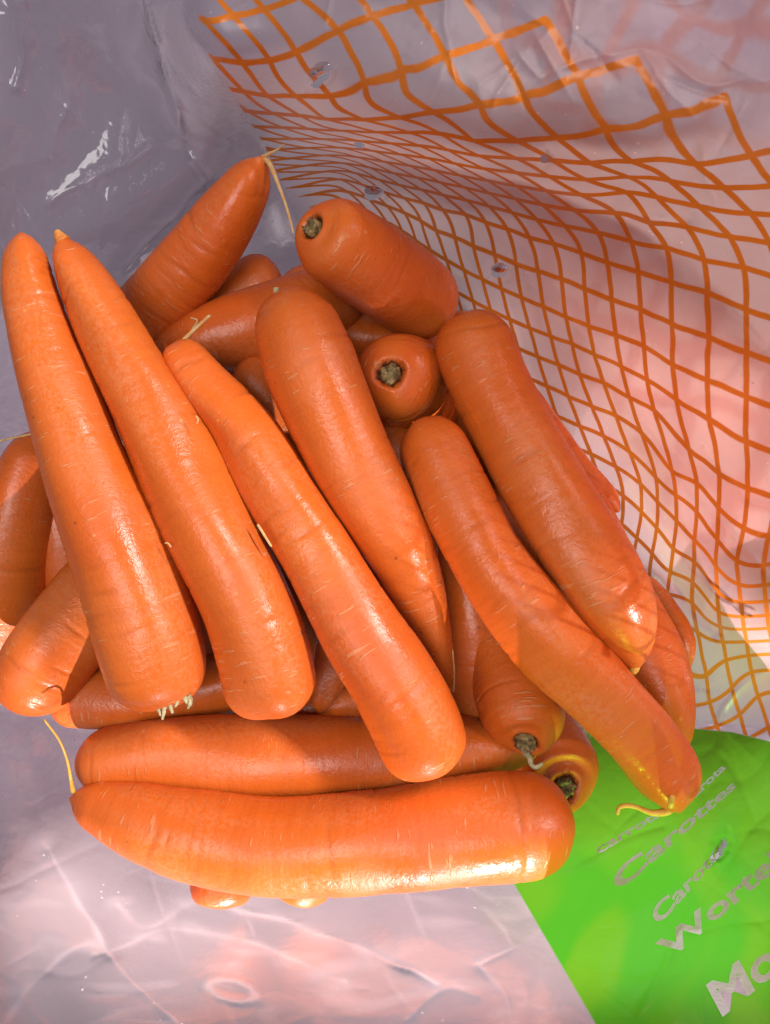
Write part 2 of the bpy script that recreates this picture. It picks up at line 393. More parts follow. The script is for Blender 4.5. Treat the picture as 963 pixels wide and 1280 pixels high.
# --- upper carrots
cA = carrot('long straight carrot at far left, thick end down with pale stem shreds',
    [(26, 290, 18, .312), (29, 305, 40, .312), (38, 368, 63, .311), (56, 434, 77, .309), (76, 490, 90, .308), (115, 600, 108, .306), (155, 700, 124, .305), (182, 790, 132, .305), (196, 845, 128, .306), (203, 884, 120, .307)], head='round', tail='blunt')
cB = carrot('long carrot second from the left with a chipped narrow tip',
    [(76, 292, 12, .314), (84, 314, 40, .314), (106, 355, 64, .313), (143, 427, 83, .311), (188, 512, 97, .309), (233, 600, 109, .307), (275, 685, 114, .305), (307, 750, 116, .305), (332, 820, 116, .306), (346, 894, 112, .308)], head='round', tail='blunt')
cC = carrot('long creased carrot third from the left, blunt lower end lying over the horizontal carrots',
    [(218, 432, 44, .318), (230, 452, 60, .316), (258, 490, 70, .314), (304, 542, 80, .311), (350, 617, 87, .308), (396, 690, 91, .305), (428, 747, 97, .303), (456, 795, 105, .302), (489, 845, 111, .301), (519, 900, 112, .302), (546, 965, 106, .304)], head='blunt', tail='blunt')
cD = carrot('thick topped carrot in the middle tapering down to a thin pointed tip',
    [(360, 364, 80, .312), (368, 400, 106, .311), (383, 445, 117, .310), (398, 485, 114, .310), (432, 557, 105, .312), (478, 647, 96, .315), (505, 700, 85, .318), (526, 750, 70, .322), (547, 805, 42, .328), (567, 864, 6, .334)], head='blunt', tail='tip')
cE = carrot('long carrot right of centre with curled yellow root hair at its lower tip',
    [(532, 523, 70, .322), (543, 560, 86, .320), (564, 610, 91, .317), (608, 694, 93, .312), (650, 754, 97, .309), (692, 806, 98, .308), (735, 848, 94, .308), (778, 894, 93, .309), (812, 938, 90, .311), (836, 976, 78, .313), (850, 1012, 40, .316)], head='blunt', tail='round')
cF = carrot('thick carrot beside the net wall, short yellow nub at its lower tip',
    [(586, 393, 80, .330), (595, 430, 98, .328), (614, 480, 98, .325), (644, 540, 98, .321), (696, 634, 105, .315), (733, 695, 110, .312), (765, 752, 104, .311), (785, 800, 70, .313), (793, 838, 14, .316)], head='blunt', tail='tip')
cG = carrot('carrot at the top with tip up and a long pale root hanging off it',
    [(329, 195, 20, .322), (320, 213, 46, .325), (289, 262, 72, .332), (245, 323, 87, .344), (193, 382, 90, .357), (140, 446, 90, .368), (90, 520, 85, .375)], head='round', tail='blunt')
cH = carrot('short thick carrot by the net, stem end pointing up left',
    [(388, 282, 90, .3105), (398, 289, 101, .314), (425, 306, 108, .321), (470, 336, 110, .335), (512, 365, 104, .350), (549, 396, 92, .366)], head='crown', tail='blunt', lump=.4, grooves=.35)
cI = carrot('carrot seen end on, round stem end with brown centre facing up',
    [(487, 466, 96, .322), (491, 469, 108, .328), (502, 477, 114, .345), (517, 488, 112, .368), (540, 505, 104, .396)], head='crown', tail='blunt')
cJ = carrot('lowest horizontal carrot, sunlit lower edge, thin pale root at left tip',
    [(87, 998, 22, .322), (100, 1000, 48, .322), (128, 1008, 70, .321), (176, 1024, 95, .319), (245, 1042, 109, .317), (350, 1055, 114, .315), (480, 1048, 124, .314), (580, 1037, 129, .314), (650, 1032, 128, .315), (713, 1031, 112, .317)], head='round', tail='blunt')
cK = carrot('horizontal carrot just above the lowest one, partly under the carrot ends',
    [(99, 955, 70, .338), (125, 952, 88, .338), (200, 949, 102, .338), (350, 948, 104, .338), (480, 945, 98, .338), (580, 940, 84, .338), (632, 938, 58, .339), (672, 942, 14, .340)], head='blunt', tail='tip')
cL = carrot('carrot at lower right with dark round stem scar, touching the green print',
    [(709, 986, 90, .340), (704, 981, 104, .345), (694, 961, 112, .355), (672, 915, 104, .371), (645, 860, 100, .388), (610, 790, 95, .405)], head='crown', tail='blunt')
cM = carrot('carrot pointing down with curled dry stem, half hidden under the yellow haired carrot',
    [(657, 932, 84, .322), (657, 922, 98, .325), (653, 890, 106, .332), (640, 835, 107, .344), (612, 760, 100, .359), (585, 690, 95, .374)], head='crown', tail='blunt')
cN = carrot('short stubby carrot at the left edge pointing down left, shiny rounded end',
    [(22, 884, 90, .338), (38, 858, 104, .338), (62, 822, 112, .340), (102, 772, 112, .345), (150, 712, 104, .352), (200, 650, 95, .36)], head='blunt', tail='blunt')
# --- lower carrots, partly hidden
cO = carrot('dark shaded carrot at the left edge with a straight pale root at its top',
    [(52, 538, 30, .352), (44, 562, 62, .354), (28, 620, 92, .358), (10, 690, 114, .364), (-8, 760, 128, .372), (-30, 840, 125, .38)], head='round', tail='blunt', hi=False)
cO2 = carrot('shaded carrot squeezed between the left edge carrot and the far left one',
    [(70, 600, 40, .366), (78, 640, 66, .367), (92, 700, 80, .372), (115, 780, 84, .380)], head='round', tail='blunt', hi=False)
cP = carrot('carrot lying sideways under the blunt ends of the two left carrots',
    [(64, 872, 66, .352), (95, 871, 78, .352), (165, 870, 84, .352), (250, 858, 84, .353), (330, 842, 80, .355)], head='blunt', tail='blunt', hi=False)
cQ = carrot('dull shaded carrot end just below the carrot with the hanging pale root',
    [(350, 340, 60, .372), (332, 350, 72, .373), (285, 382, 78, .378), (225, 425, 78, .386)], head='blunt', tail='blunt', hi=False)
cR = carrot('shaded carrot lying across behind the tops of the middle carrots, with small root',
    [(186, 448, 36, .357), (210, 440, 56, .356), (272, 424, 92, .356), (345, 402, 100, .359), (400, 382, 92, .364), (450, 370, 70, .37)], head='round', tail='blunt', hi=False)
cS = carrot('dark carrot under the stubby carrot by the net wall',
    [(352, 352, 50, .386), (385, 368, 78, .386), (430, 395, 84, .388), (500, 440, 84, .395)], head='blunt', tail='blunt', hi=False)
cT = carrot('reddish carrot behind the end on carrot, mostly hidden',
    [(418, 412, 56, .376), (440, 420, 74, .376), (500, 430, 84, .381), (570, 452, 84, .39)], head='blunt', tail='blunt', hi=False)
cZ = carrot('small shiny carrot end in the gap between the two middle carrots',
    [(298, 456, 44, .350), (312, 470, 64, .351), (345, 510, 76, .356), (400, 580, 80, .366)], head='blunt', tail='blunt', hi=False)
cU = carrot('long carrot running down the right side under the thick one',
    [(715, 590, 60, .350), (733, 655, 80, .351), (772, 752, 92, .351), (807, 825, 100, .349), (829, 890, 80, .344), (838, 950, 40, .345)], head='blunt', tail='round', hi=False)
cU2 = carrot('dark carrot end wedged between the thick carrot and the net wall',
    [(774, 640, 20, .349), (760, 625, 34, .350), (720, 588, 46, .354), (668, 530, 60, .358), (620, 470, 64, .366)], head='round', tail='blunt', hi=False)
cV = carrot('small carrot tip peeping out at the right beside the net',
    [(862, 838, 8, .350), (858, 818, 26, .352), (849, 794, 38, .357), (828, 762, 42, .368), (800, 728, 46, .380)], head='round', tail='blunt', hi=False)
cW = carrot('dark red shaded carrot standing between the pointed carrot and the stemmed one',
    [(572, 640, 60, .354), (580, 700, 76, .352), (590, 790, 80, .350), (594, 860, 76, .353), (600, 925, 66, .358)], head='blunt', tail='blunt', hi=False)
cY = carrot('carrot tip in the dark gap between second and third carrots',
    [(400, 893, 10, .346), (404, 870, 34, .347), (420, 820, 58, .350), (450, 750, 74, .356), (480, 690, 80, .362)], head='tip', tail='blunt', hi=False)
cY2 = carrot('deep shaded carrot behind the upper of the two horizontal carrots',
    [(230, 893, 60, .374), (270, 890, 80, .374), (400, 880, 90, .375), (520, 872, 88, .376), (600, 865, 80, .378)], head='blunt', tail='blunt', hi=False)
cX = carrot('carrot end poking out under the left half of the lowest carrot',
    [(266, 1134, 66, .334), (272, 1115, 80, .336), (296, 1065, 80, .345), (330, 1010, 84, .358)], head='blunt', tail='blunt', hi=False)
cX2 = carrot('sliver of a carrot end under the middle of the lowest carrot',
    [(366, 1130, 66, .335), (372, 1112, 80, .337), (392, 1055, 86, .348), (420, 1000, 88, .36)], head='blunt', tail='blunt', hi=False)
cBa = carrot('deep shaded carrot in the gap left of the thick one',
    [(462, 505, 60, .386), (520, 560, 90, .387), (600, 650, 92, .390), (680, 740, 92, .394), (740, 800, 80, .398)], head='blunt', tail='blunt', hi=False)
cBb = carrot('deep carrot below the end on one, only its dark side showing',
    [(560, 395, 60, .384), (580, 440, 84, .383), (620, 530, 92, .382), (665, 600, 84, .384)], head='blunt', tail='blunt', hi=False)
cBc = carrot('deep dark carrot behind the gaps of the long middle carrots',
    [(150, 480, 60, .398), (200, 540, 84, .398), (290, 650, 92, .398), (380, 760, 92, .398), (430, 820, 80, .398)], head='blunt', tail='blunt', hi=False)

cBd = carrot('shaded carrot seen only through the gap between the two long left carrots',
    [(205, 640, 60, .362), (225, 690, 84, .362), (258, 775, 92, .364), (290, 850, 84, .368)], head='blunt', tail='blunt', hi=False)
cBe = carrot('shaded carrot showing in the slit left of the yellow haired carrot',
    [(470, 520, 60, .362), (490, 570, 84, .360), (530, 650, 90, .360), (570, 730, 80, .366)], head='blunt', tail='blunt', hi=False)

# --- roots, stems and nubs
stem_stub(cH, 'head', .0036, .0052, 1); stem_stub(cI, 'head', .0042, .0050, 2); stem_stub(cL, 'head', .0044, .0042, 3); stem_stub(cM, 'head', .0042, .0055, 4)
tube('root_hair', [(330, 197, .323, 1.6), (338, 206, .321, 1.25), (347, 228, .318, .9), (356, 252, .314, .7), (363, 275, .311, .55), (367, 292, .309, .35)], M_ROOT, cG)
tube('root_hair', [(328, 197, .323, 1.3), (337, 192, .320, .8), (347, 187, .318, .5), (356, 180, .316, .3)], M_ROOT, cG)
tube('root_hair', [(92, 992, .321, 1.3), (89, 975, .320, .8), (84, 950, .319, .55), (74, 925, .319, .5), (55, 899, .320, .45)], M_ROOTY, cJ)
tube('root_hair', [(843, 1003, .312, 2.6), (833, 1014, .311, 2.0), (815, 1016, .310, 1.4), (796, 1009, .310, 1.05), (783, 1007, .310, 1.1), (774, 1010, .310, 1.0), (772, 1019, .310, .8)], M_ROOTY, cE)
tube('root_nub', [(838, 1008, .303, 1.5), (840, 998, .300, 1.3), (841, 994, .299, 1.3)], M_ROOTY, cE)
tube('root_hair', [(52, 543, .350, .8), (40, 543, .349, .7), (18, 547, .348, .6), (-4, 552, .347, .5)], M_ROOT, cO)
tube('root_hair', [(222, 432, .318, 1.0), (238, 417, .316, .95), (252, 404, .314, .85), (263, 394, .312, .8)], M_ROOT, cC)
tube('root_hair', [(240, 412, .338, .5), (247, 401, .336, .5), (238, 397, .335, .4)], M_ROOT, cR)
tube('root_nub', [(790, 826, .312, 3.2), (793, 834, .312, 2.6), (790, 842, .312, 1.6)], M_ROOTY, cF)
tube('root_hair', [(567, 866, .331, .7), (568, 840, .326, .45), (566, 812, .322, .4)], M_ROOT, cD)
tube('stem_stub', [(348, 376, .309, 1.8), (346, 366, .308, 1.5), (345, 359, .307, 1.3)], M_SHRED, cD)
tube('root_nub', [(360, 370, .309, 1.0), (367, 365, .308, .7), (374, 362, .307, .4)], M_ROOT, cD)
tube('root_nub', [(80, 303, .3125, 3.6), (75, 296, .3125, 2.6), (71, 288, .3125, 1.3)], M_NUB, cB, noise=.12)
for q, (x, y) in enumerate([(198, 893), (206, 898), (213, 890), (222, 882), (232, 878), (238, 884)]):
    tube('stem_shred', [(x - (x - 215) * .15, 868, .300, 1.3), (x, (870 + y) / 2, .297, 1.0), (x + (-1) ** q * 3, y + 2, .298, .5)], M_SHRED, cA, noise=.3)
tube('stem_shred', [(312, 888, .303, .8), (317, 894, .303, .5)], M_SHRED, cB)
tube('dry_stem', [(655, 938, .329, 2.2), (662, 946, .324, 1.5), (664, 955, .322, 1.2), (670, 959, .321, 1.2), (679, 954, .320, .7)], M_SHRED, cM)
tube('root_hair', [(214, 684, .292, .4), (210, 679, .291, .35), (206, 679, .291, .3)], M_ROOT, cA)
tube('root_hair', [(245, 520, .293, .5), (248, 525, .292, .4), (246, 530, .292, .3)], M_ROOT, cB)
tube('root_hair', [(322, 655, .292, .6), (330, 668, .291, .6), (340, 684, .291, .5)], M_ROOT, cB)

# ------------------------------------------------------------------ the bag
ANCH = [ # photo x, photo y, depth of the film
 (-160, -160, .275),  (0, -100, .283), (0, 0, .300), (100, 0, .297), (170, 0, .287), (60, 130, .326), (200, 100, .314), (100, 220, .346), (215, 130, .316), (240, 200, .338),
 (200, 250, .350), (150, 320, .372), (60, 290, .357), (0, 290, .350), (-100, 300, .30), (300, 230, .362), (330, 175, .345), (300, 130, .290), (262, 90, .262), (240, 30, .245),
 (300, 0, .232), (400, 0, .215), (500, 0, .203), (620, 0, .193), (760, 0, .186), (900, 0, .178), (1100, -100, .15), (600, -160, .17), (300, -160, .20),
 (400, 100, .243), (400, 150, .275), (400, 195, .325), (420, 235, .355), (500, 100, .215), (500, 150, .235), (500, 195, .280), (500, 240, .335), (520, 290, .362),
 (620, 100, .202), (620, 160, .216), (620, 205, .256), (640, 250, .300), (620, 320, .352), (590, 390, .385), (760, 100, .190), (760, 175, .206), (760, 215, .232), (760, 250, .256), (760, 320, .290),
 (900, 120, .182), (900, 220, .200), (900, 270, .222), (900, 340, .240), (1050, 250, .18), (1050, 450, .215), (950, 450, .250), (850, 430, .283), (760, 430, .318), (690, 430, .345), (650, 470, .372),
 (720, 540, .365), (800, 540, .322), (880, 540, .288), (963, 560, .262), (780, 600, .352), (850, 620, .318), (930, 640, .288), (820, 680, .352), (880, 700, .318), (963, 720, .286), (850, 760, .368),
 (900, 770, .340), (963, 780, .318), (880, 815, .372), (963, 830, .352), (1100, 800, .30), (900, 880, .384), (963, 890, .366), (870, 920, .392), (963, 930, .366),
 (780, 1000, .395), (860, 1040, .372), (963, 1020, .345), (725, 1090, .366), (640, 1114, .352), (500, 1165, .312), (620, 1172, .308), (800, 1130, .330), (900, 1130, .325), (963, 1150, .305), (1100, 1100, .27), (1230, 300, .17), (1230, 700, .212), (1230, 1000, .225), (1230, 1300, .2), (1340, 300, .150), (1340, 700, .172), (1340, 1000, .19), (1340, 1300, .18), (750, 1220, .288), (850, 1250, .272), (963, 1280, .265), (1100, 1400, .22),
 (450, 1125, .350), (300, 1150, .340), (265, 1140, .352), (370, 1136, .352), (180, 1080, .362), (100, 1020, .362), (80, 930, .368), (20, 920, .352), (0, 1000, .335), (-100, 950, .29), (0, 1120, .318), (100, 1160, .312), (0, 1280, .278), (-120, 1200, .25),
 (200, 1240, .290), (350, 1230, .288), (500, 1230, .286), (620, 1240, .282), (350, 1300, .265), (550, 1320, .258), (200, 1440, .225), (500, 1440, .23), (800, 1440, .215), (-120, 1440, .2),
 (0, 480, .400), (30, 420, .405), (-60, 450, .345), (-120, 600, .33), (-120, 800, .32), (0, 560, .41), (200, 450, .42), (200, 700, .425), (400, 600, .425), (600, 600, .42), (400, 900, .42), (600, 900, .42), (200, 900, .41), (500, 400, .42), (330, 320, .405), (400, 280, .392), (700, 800, .42)]
film_d = tps([(a[0], a[1]) for a in ANCH], [a[2] + (.02 * min(1, max(0, (.25 - a[2]) / .06)) if a[1] < 600 else 0) for a in ANCH], 2e-4)
LAT = [ # photo x, y of crossings of the printed net, with their counts along the two line families
 (330,12,-2,-5),(292,20,-2,-6),(257,27,-2,-7),(466,20,-1,-3),(423,37,-1,-4),(370,65,-1,-5),(337,75,-1,-6),(303,78,-1,-7),
 (682,25,0,0),(617,50,0,-1),(557,70,0,-2),(502,90,0,-3),(456,103,0,-4),(413,120,0,-5),(370,120,0,-6),(335,120,0,-7),
 (794,75,1,1),(722,97,1,0),(655,120,1,-1),(600,131,1,-2),(542,140,1,-3),(500,147,1,-4),(455,150,1,-5),(408,149,1,-6),
 (907,122,2,2),(832,145,2,1),(757,162,2,0),(697,172,2,-1),(647,176,2,-2),(592,176,2,-3),(939,195,3,2),(870,205,3,1),(790,202,3,0),(738,204,3,-1),
 (874,258,5,0),(912,296,6,0),(930,334,7,0),(933,387,8,0),(933,441,9,0),(933,496,10,0),(821,246,5,-1),(859,284,6,-1),(880,325,7,-1),(884,366,8,-1),(886,422,9,-1),(885,475,10,-1),(887,524,11,-1),
 (783,240,5,-2),(812,278,6,-2),(833,310,7,-2),(839,353,8,-2),(840,405,9,-2),(841,456,10,-2),(846,500,11,-2),(798,340,8,-3),(801,387,9,-3),(805,433,10,-3),(809,475,11,-3),(818,513,12,-3),
 (759,328,8,-4),(765,374,9,-4),(770,419,10,-4),(777,458,11,-4),(787,497,12,-4),(727,316,8,-5),(731,361,9,-5),(736,408,10,-5),(743,443,11,-5),(692,305,8,-6),(702,349,9,-6),(708,396,10,-6),
 (634,286,8,-8),(645,330,9,-8),(652,372,10,-8),(582,268,8,-10),(592,308,9,-10),(530,254,8,-12),(545,288,9,-12),(480,240,8,-14),(425,224,8,-16),
 (933,552,11,0),(935,610,12,0),(930,660,13,0),(921,701,14,0),(899,592,12,-1),(898,635,13,-1),(897,675,14,-1),(895,708,15,-1),(897,739,16,-1),(871,604,13,-2),(871,640,14,-2),(868,675,15,-2),(868,702,16,-2),(840,589,13,-3),(845,619,14,-3),(846,651,15,-3),(842,686,16,-3),
 (822,627,15,-4),(801,605,15,-5),(821,660,16,-4),(802,640,16,-5),(815,692,17,-4),(838,715,17,-3),(866,728,17,-2),(898,765,17,-1),(835,742,18,-3),(866,754,18,-2),(872,790,19,-2),(755,478,12,-5),(770,520,13,-5),(787,565,14,-5),(715,430,11,-6),(725,468,12,-6),(740,508,13,-6),
 (883,845,20,-2),(908,825,20,-1),(887,878,21,-2),(915,860,21,-1),(940,840,21,0),(925,893,22,-1),(948,870,22,0)]
lat_f = tps([(l[0], l[1]) for l in LAT], [(l[2], l[3]) for l in LAT], 3e-4)

def seg_dist(x, y, pl):
    best = np.full(x.shape, 1e9)
    for (x0, y0), (x1, y1) in zip(pl[:-1], pl[1:]):
        dx, dy = x1 - x0, y1 - y0; t = np.clip(((x - x0) * dx + (y - y0) * dy) / (dx * dx + dy * dy), 0, 1)
        best = np.minimum(best, np.hypot(x - x0 - t * dx, y - y0 - t * dy))
    return best
def poly_sd(x, y, poly):
    ins = np.zeros(x.shape, bool); n = len(poly)
    for i in range(n):
        x0, y0 = poly[i]; x1, y1 = poly[(i + 1) % n]
        if y0 == y1: continue
        c = ((y0 > y) != (y1 > y)) & (x < (x1 - x0) * (y - y0) / (y1 - y0) + x0); ins ^= c
    d = seg_dist(x, y, list(poly) + [poly[0]]); return np.where(ins, d, -d)

STEP = 2.6
gx = np.arange(-160, 1340, STEP); gy = np.arange(-150, 1440, STEP)
X, Y = np.meshgrid(gx, gy)                       # rows: y
D = film_d(X, Y)[..., 0]
CREASE = [ # polyline in the photo, height (m, towards the lens), half width px
 ([(165, -60), (215, 110), (240, 190), (262, 225)], .0045, 6), ([(215, 130), (270, 165), (322, 195)], .0022, 6), ([(190, 40), (255, 130), (320, 185)], .0012, 5),
 ([(60, 255), (150, 205), (225, 172), (255, 185)], .0030, 10), ([(150, 340), (205, 285), (262, 228)], .0025, 6),
 ([(20, -20), (28, 60), (18, 110)], .0018, 5), ([(70, 60), (85, 120), (65, 190)], .0016, 8), ([(30, 0), (40, 50)], .0012, 4),
 ([(330, 180), (450, 190), (600, 215), (740, 250), (860, 280)], .0016, 7), ([(560, 240), (640, 320), (690, 420)], .0015, 6), ([(600, 210), (660, 250)], .0013, 5),
 ([(830, 520), (900, 480), (963, 430)], .0014, 6), ([(850, 600), (910, 660), (963, 720)], .0018, 7), ([(820, 690), (900, 770), (963, 800)], .0016, 6), ([(880, 560), (930, 620), (970, 640)], .0014, 5),
 ([(900, 900), (930, 860), (963, 830)], .0016, 5), ([(280, 1132), (380, 1160), (460, 1185), (550, 1232)], .0030, 7), ([(120, 1190), (230, 1160), (330, 1185), (430, 1225)], .0024, 9),
 ([(0, 1285), (60, 1215), (110, 1180), (140, 1190)], .0020, 18), ([(60, 1060), (110, 1150), (170, 1230), (230, 1290)], .0030, 12), ([(150, 1130), (190, 1160), (240, 1130), (300, 1128)], .0022, 8),
 ([(600, 1205), (680, 1165)], .0020, 6), ([(596, 1205), (625, 1240), (640, 1290)], .0018, 6), ([(510, 1270), (560, 1240), (600, 1245)], .0016, 6),
 ([(690, 1175), (760, 1105), (800, 1060)], .0020, 5), ([(700, 1085), (780, 1050), (830, 1035)], .0018, 5), ([(800, 1270), (870, 1130), (963, 1010)], .0022, 9), ([(860, 1160), (963, 1150)], .0016, 6), ([(745, 1070), (800, 1010)], .0010, 4)]
whiten = np.zeros_like(D)                        # polythene turns milky along hard creases
for pl, h, w in CREASE:
    if len(pl) > 2: pl = [tuple(p[:2]) for p in spline([(a, b, 0) for a, b in pl], 0)[0][::8]]
    dd = seg_dist(X + 4 * value_noise(X / 40, Y / 40, 5), Y + 4 * value_noise(X / 40, Y / 40, 6), pl)
    whiten = np.maximum(whiten, min(1, h / .0028) * (np.exp(-(dd / (3.5 + 2.5 * value_noise(X / 30, Y / 30, 15))) ** 2) * np.clip(.35 + .9 * value_noise(X / 28, Y / 28, 14), 0, 1) + .45 * np.exp(-dd / 15)))
    D -= (.85 if pl[0][1] > 1050 else 1.7) * h * np.exp(-dd / w) * (.75 + .35 * value_noise(X / 30 + 9, Y / 30, 3))
for k in range(170):                              # many short sharp creases where the film has been crumpled
    cx, cy = RNG.uniform(-100, 1060), RNG.uniform(-100, 1380); an = RNG.normal(.6 if cy > 900 else 1.0, .7); ln = RNG.uniform(25, 110)
    x0, y0 = cx - ln * math.cos(an), cy - ln * math.sin(an); x1, y1 = cx + ln * math.cos(an), cy + ln * math.sin(an); bend = RNG.uniform(-.15, .15) * ln
    pl = [(x0, y0), (cx - bend * math.sin(an), cy + bend * math.cos(an)), (x1, y1)]
    a0, a1 = int((min(x0, x1) - 40 - gx[0]) / STEP), int((max(x0, x1) + 40 - gx[0]) / STEP); b0, b1 = int((min(y0, y1) - 40 - gy[0]) / STEP), int((max(y0, y1) + 40 - gy[0]) / STEP)
    a0, b0 = max(a0, 0), max(b0, 0); xs, ys = X[b0:b1, a0:a1], Y[b0:b1, a0:a1]
    if xs.size == 0: continue
    dd = seg_dist(xs, ys, pl); along = np.clip(1 - (np.hypot(xs - cx, ys - cy) / ln) ** 2, 0, 1)
    whiten[b0:b1, a0:a1] = np.maximum(whiten[b0:b1, a0:a1], RNG.uniform(.1, .7) * np.exp(-(dd / 2.6) ** 2) * along)
    D[b0:b1, a0:a1] -= RNG.choice([-1, 1, 1]) * RNG.uniform(.0003, .0009) * (.6 if cy > 1000 else 1.2) * np.exp(-dd / RNG.uniform(3, 6)) * along
tt = np.clip(((X - 85) * 170 + (Y - 305) * -100) / (170 ** 2 + 100 ** 2), 0, 1); dd = np.hypot(X - 85 - 170 * tt, Y - 305 + 100 * tt)
D -= .008 * np.exp(-(dd / 30) ** 2) * (.4 + .6 * tt)     # rounded tuck in the corner of the bag
wx = X + 30 * value_noise(X / 130, Y / 130, 21); wy = Y + 30 * value_noise(X / 130, Y / 130, 22)
ridge = 1 - np.abs(value_noise(wx / 85, wy / 60, 31)) * 2; ridge2 = 1 - np.abs(value_noise(wx / 38 + 7, wy / 46, 32)) * 2
D += -.0004 * np.clip(ridge, 0, 1) ** 3 + .0012 * value_noise(wx / 120, wy / 120, 33) + .00025 * value_noise(wx / 30, wy / 34, 34) + .00005 * value_noise(wx / 10, wy / 10, 35)
# the film gives way under the carrots
need = np.zeros_like(D)
for px, py, rp, d, r in FOOT:
    i0 = max(int((px - rp - 3 - gx[0]) / STEP), 0); i1 = min(int((px + rp + 3 - gx[0]) / STEP) + 2, len(gx)); j0 = max(int((py - rp - 3 - gy[0]) / STEP), 0); j1 = min(int((py + rp + 3 - gy[0]) / STEP) + 2, len(gy))
    if i1 <= i0 or j1 <= j0: continue
    rho = np.hypot(X[j0:j1, i0:i1] - px, Y[j0:j1, i0:i1] - py) / max(rp, 1e-3)
    ok = rho < 1.02; q = d + .35 * r + r * .68 * np.sqrt(np.clip(1 - rho ** 2, 0, 1)) + .0012
    need[j0:j1, i0:i1] = np.maximum(need[j0:j1, i0:i1], np.where(ok, q, 0))
D = np.maximum(D, need)
Dm = D.copy()
for _ in range(4):
    Dm[1:-1, 1:-1] = (Dm[:-2, 1:-1] + Dm[2:, 1:-1] + Dm[1:-1, :-2] + Dm[1:-1, 2:] + 2 * Dm[1:-1, 1:-1]) / 6
near = need > 0
for _ in range(4):
    n2 = near.copy(); n2[1:] |= near[:-1]; n2[:-1] |= near[1:]; n2[:, 1:] |= near[:, :-1]; n2[:, :-1] |= near[:, 1:]; near = n2
D = np.where(near, np.maximum(Dm, need), D); D = np.minimum(D, CAM_Z - .004)

def film_depth(x, y):
    fx = np.clip((np.asarray(x, float) - gx[0]) / STEP, 0, len(gx) - 2); fy = np.clip((np.asarray(y, float) - gy[0]) / STEP, 0, len(gy) - 2)
    i = fx.astype(int); j = fy.astype(int); u = fx - i; v = fy - j
    return (D[j, i] * (1 - u) + D[j, i + 1] * u) * (1 - v) + (D[j + 1, i] * (1 - u) + D[j + 1, i + 1] * u) * v

HOLES = [ # x, y, rx, ry, angle
 (401, 101, 17, 6, -35), (448, 181, 11, 3, 10), (625, 338, 12, 10, 0), (467, 241, 13, 9, 0), (680, 199, 7, 6, 0), (899, 1062, 15, 6, -62), (290, 1238, 26, 11, 12), (768, 630, 6, 4, 0)]
cut = np.zeros_like(X, bool)
hole_mask = []
for hx, hy, rx, ry, an in HOLES:
    c, s_ = math.cos(math.radians(an)), math.sin(math.radians(an)); u = (X - hx) * c + (Y - hy) * s_; v = -(X - hx) * s_ + (Y - hy) * c
    r = np.hypot(u / rx, v / ry) * (1 + (.06 if rx > 20 else .25) * value_noise(X / 7, Y / 7, int(hx)))
    if (hx, hy) != (290, 1238): cut |= r < .8
    D -= .0016 * np.exp(-((r - 1.1) / .5) ** 2); whiten = np.maximum(whiten, .9 * np.exp(-((r - 1.1) / .25) ** 2))

bag = bpy.data.objects.new('plastic_bag', None); COL.objects.link(bag); bag.empty_display_size = .02
tag(bag, 'open clear plastic bag with orange printed net and green panel holding the carrots', 'bag')
verts = np.stack([(X - 481.5) * D / FPX, -(Y - 640) * D / FPX, CAM_Z - D], -1).reshape(-1, 3)
ny, nx = X.shape
idx = np.arange(ny * nx).reshape(ny, nx)
q = np.stack([idx[1:, :-1], idx[1:, 1:], idx[:-1, 1:], idx[:-1, :-1]], -1)
cq = cut[1:, :-1] | cut[1:, 1:] | cut[:-1, 1:] | cut[:-1, :-1]
cq = (cut[1:, :-1].astype(int) + cut[1:, 1:] + cut[:-1, 1:] + cut[:-1, :-1]) >= 2
q = q[~cq].reshape(-1, 4)
me = bpy.data.meshes.new('film')
me.vertices.add(len(verts)); me.vertices.foreach_set('co', verts.ravel().astype(np.float32))
me.loops.add(q.size); me.loops.foreach_set('vertex_index', q.ravel().astype(np.int32))
me.polygons.add(len(q)); me.polygons.foreach_set('loop_start', np.arange(0, q.size, 4, dtype=np.int32))
try: me.polygons.foreach_set('loop_total', np.full(len(q), 4, np.int32))
except Exception: pass
me.update(calc_edges=True); me.validate()
me.polygons.foreach_set('use_smooth', [True] * len(me.polygons)); me.materials.append(M_FILM)
film = bpy.data.objects.new('film', me); COL.objects.link(film); film.parent = bag
lat = lat_f(X, Y)
wpx = .0021 * FPX / D
pw = [np.clip(.5 * .070 + .25 * wpx * np.hypot(*np.gradient(lat[..., q], STEP)), .050, .125) for q in (0, 1)]
at = me.attributes.new('print_width', 'FLOAT_VECTOR', 'POINT'); at.data.foreach_set('vector', np.stack(pw + [.10 + .14 * np.clip((Y - 900) / 150, 0, 1)], -1).ravel().astype(np.float32))
at = me.attributes.new('lattice', 'FLOAT_VECTOR', 'POINT'); at.data.foreach_set('vector', np.concatenate([lat, .018 * value_noise(X / 17, Y / 17, 61)[..., None]], -1).ravel().astype(np.float32))
net_sd = poly_sd(X, Y, [(150, -400), (225, -20), (262, 70), (330, 180), (380, 290), (520, 430), (700, 720), (860, 915), (963, 925), (1400, 1000), (1400, -400)])
green_sd = poly_sd(X, Y, [(745, 1280), (640, 1100), (600, 1030), (640, 860), (870, 911), (915, 915), (963, 927), (1000, 933), (1010, 1330), (775, 1330)])
at = me.attributes.new('print_region', 'FLOAT_VECTOR', 'POINT'); at.data.foreach_set('vector', np.stack([net_sd, green_sd, 0 * net_sd], -1).ravel().astype(np.float32))
gus = poly_sd(X, Y, [(140, -90), (166, -10), (214, 110), (240, 190), (262, 226), (335, 186), (262, 70), (225, -20), (205, -90)])
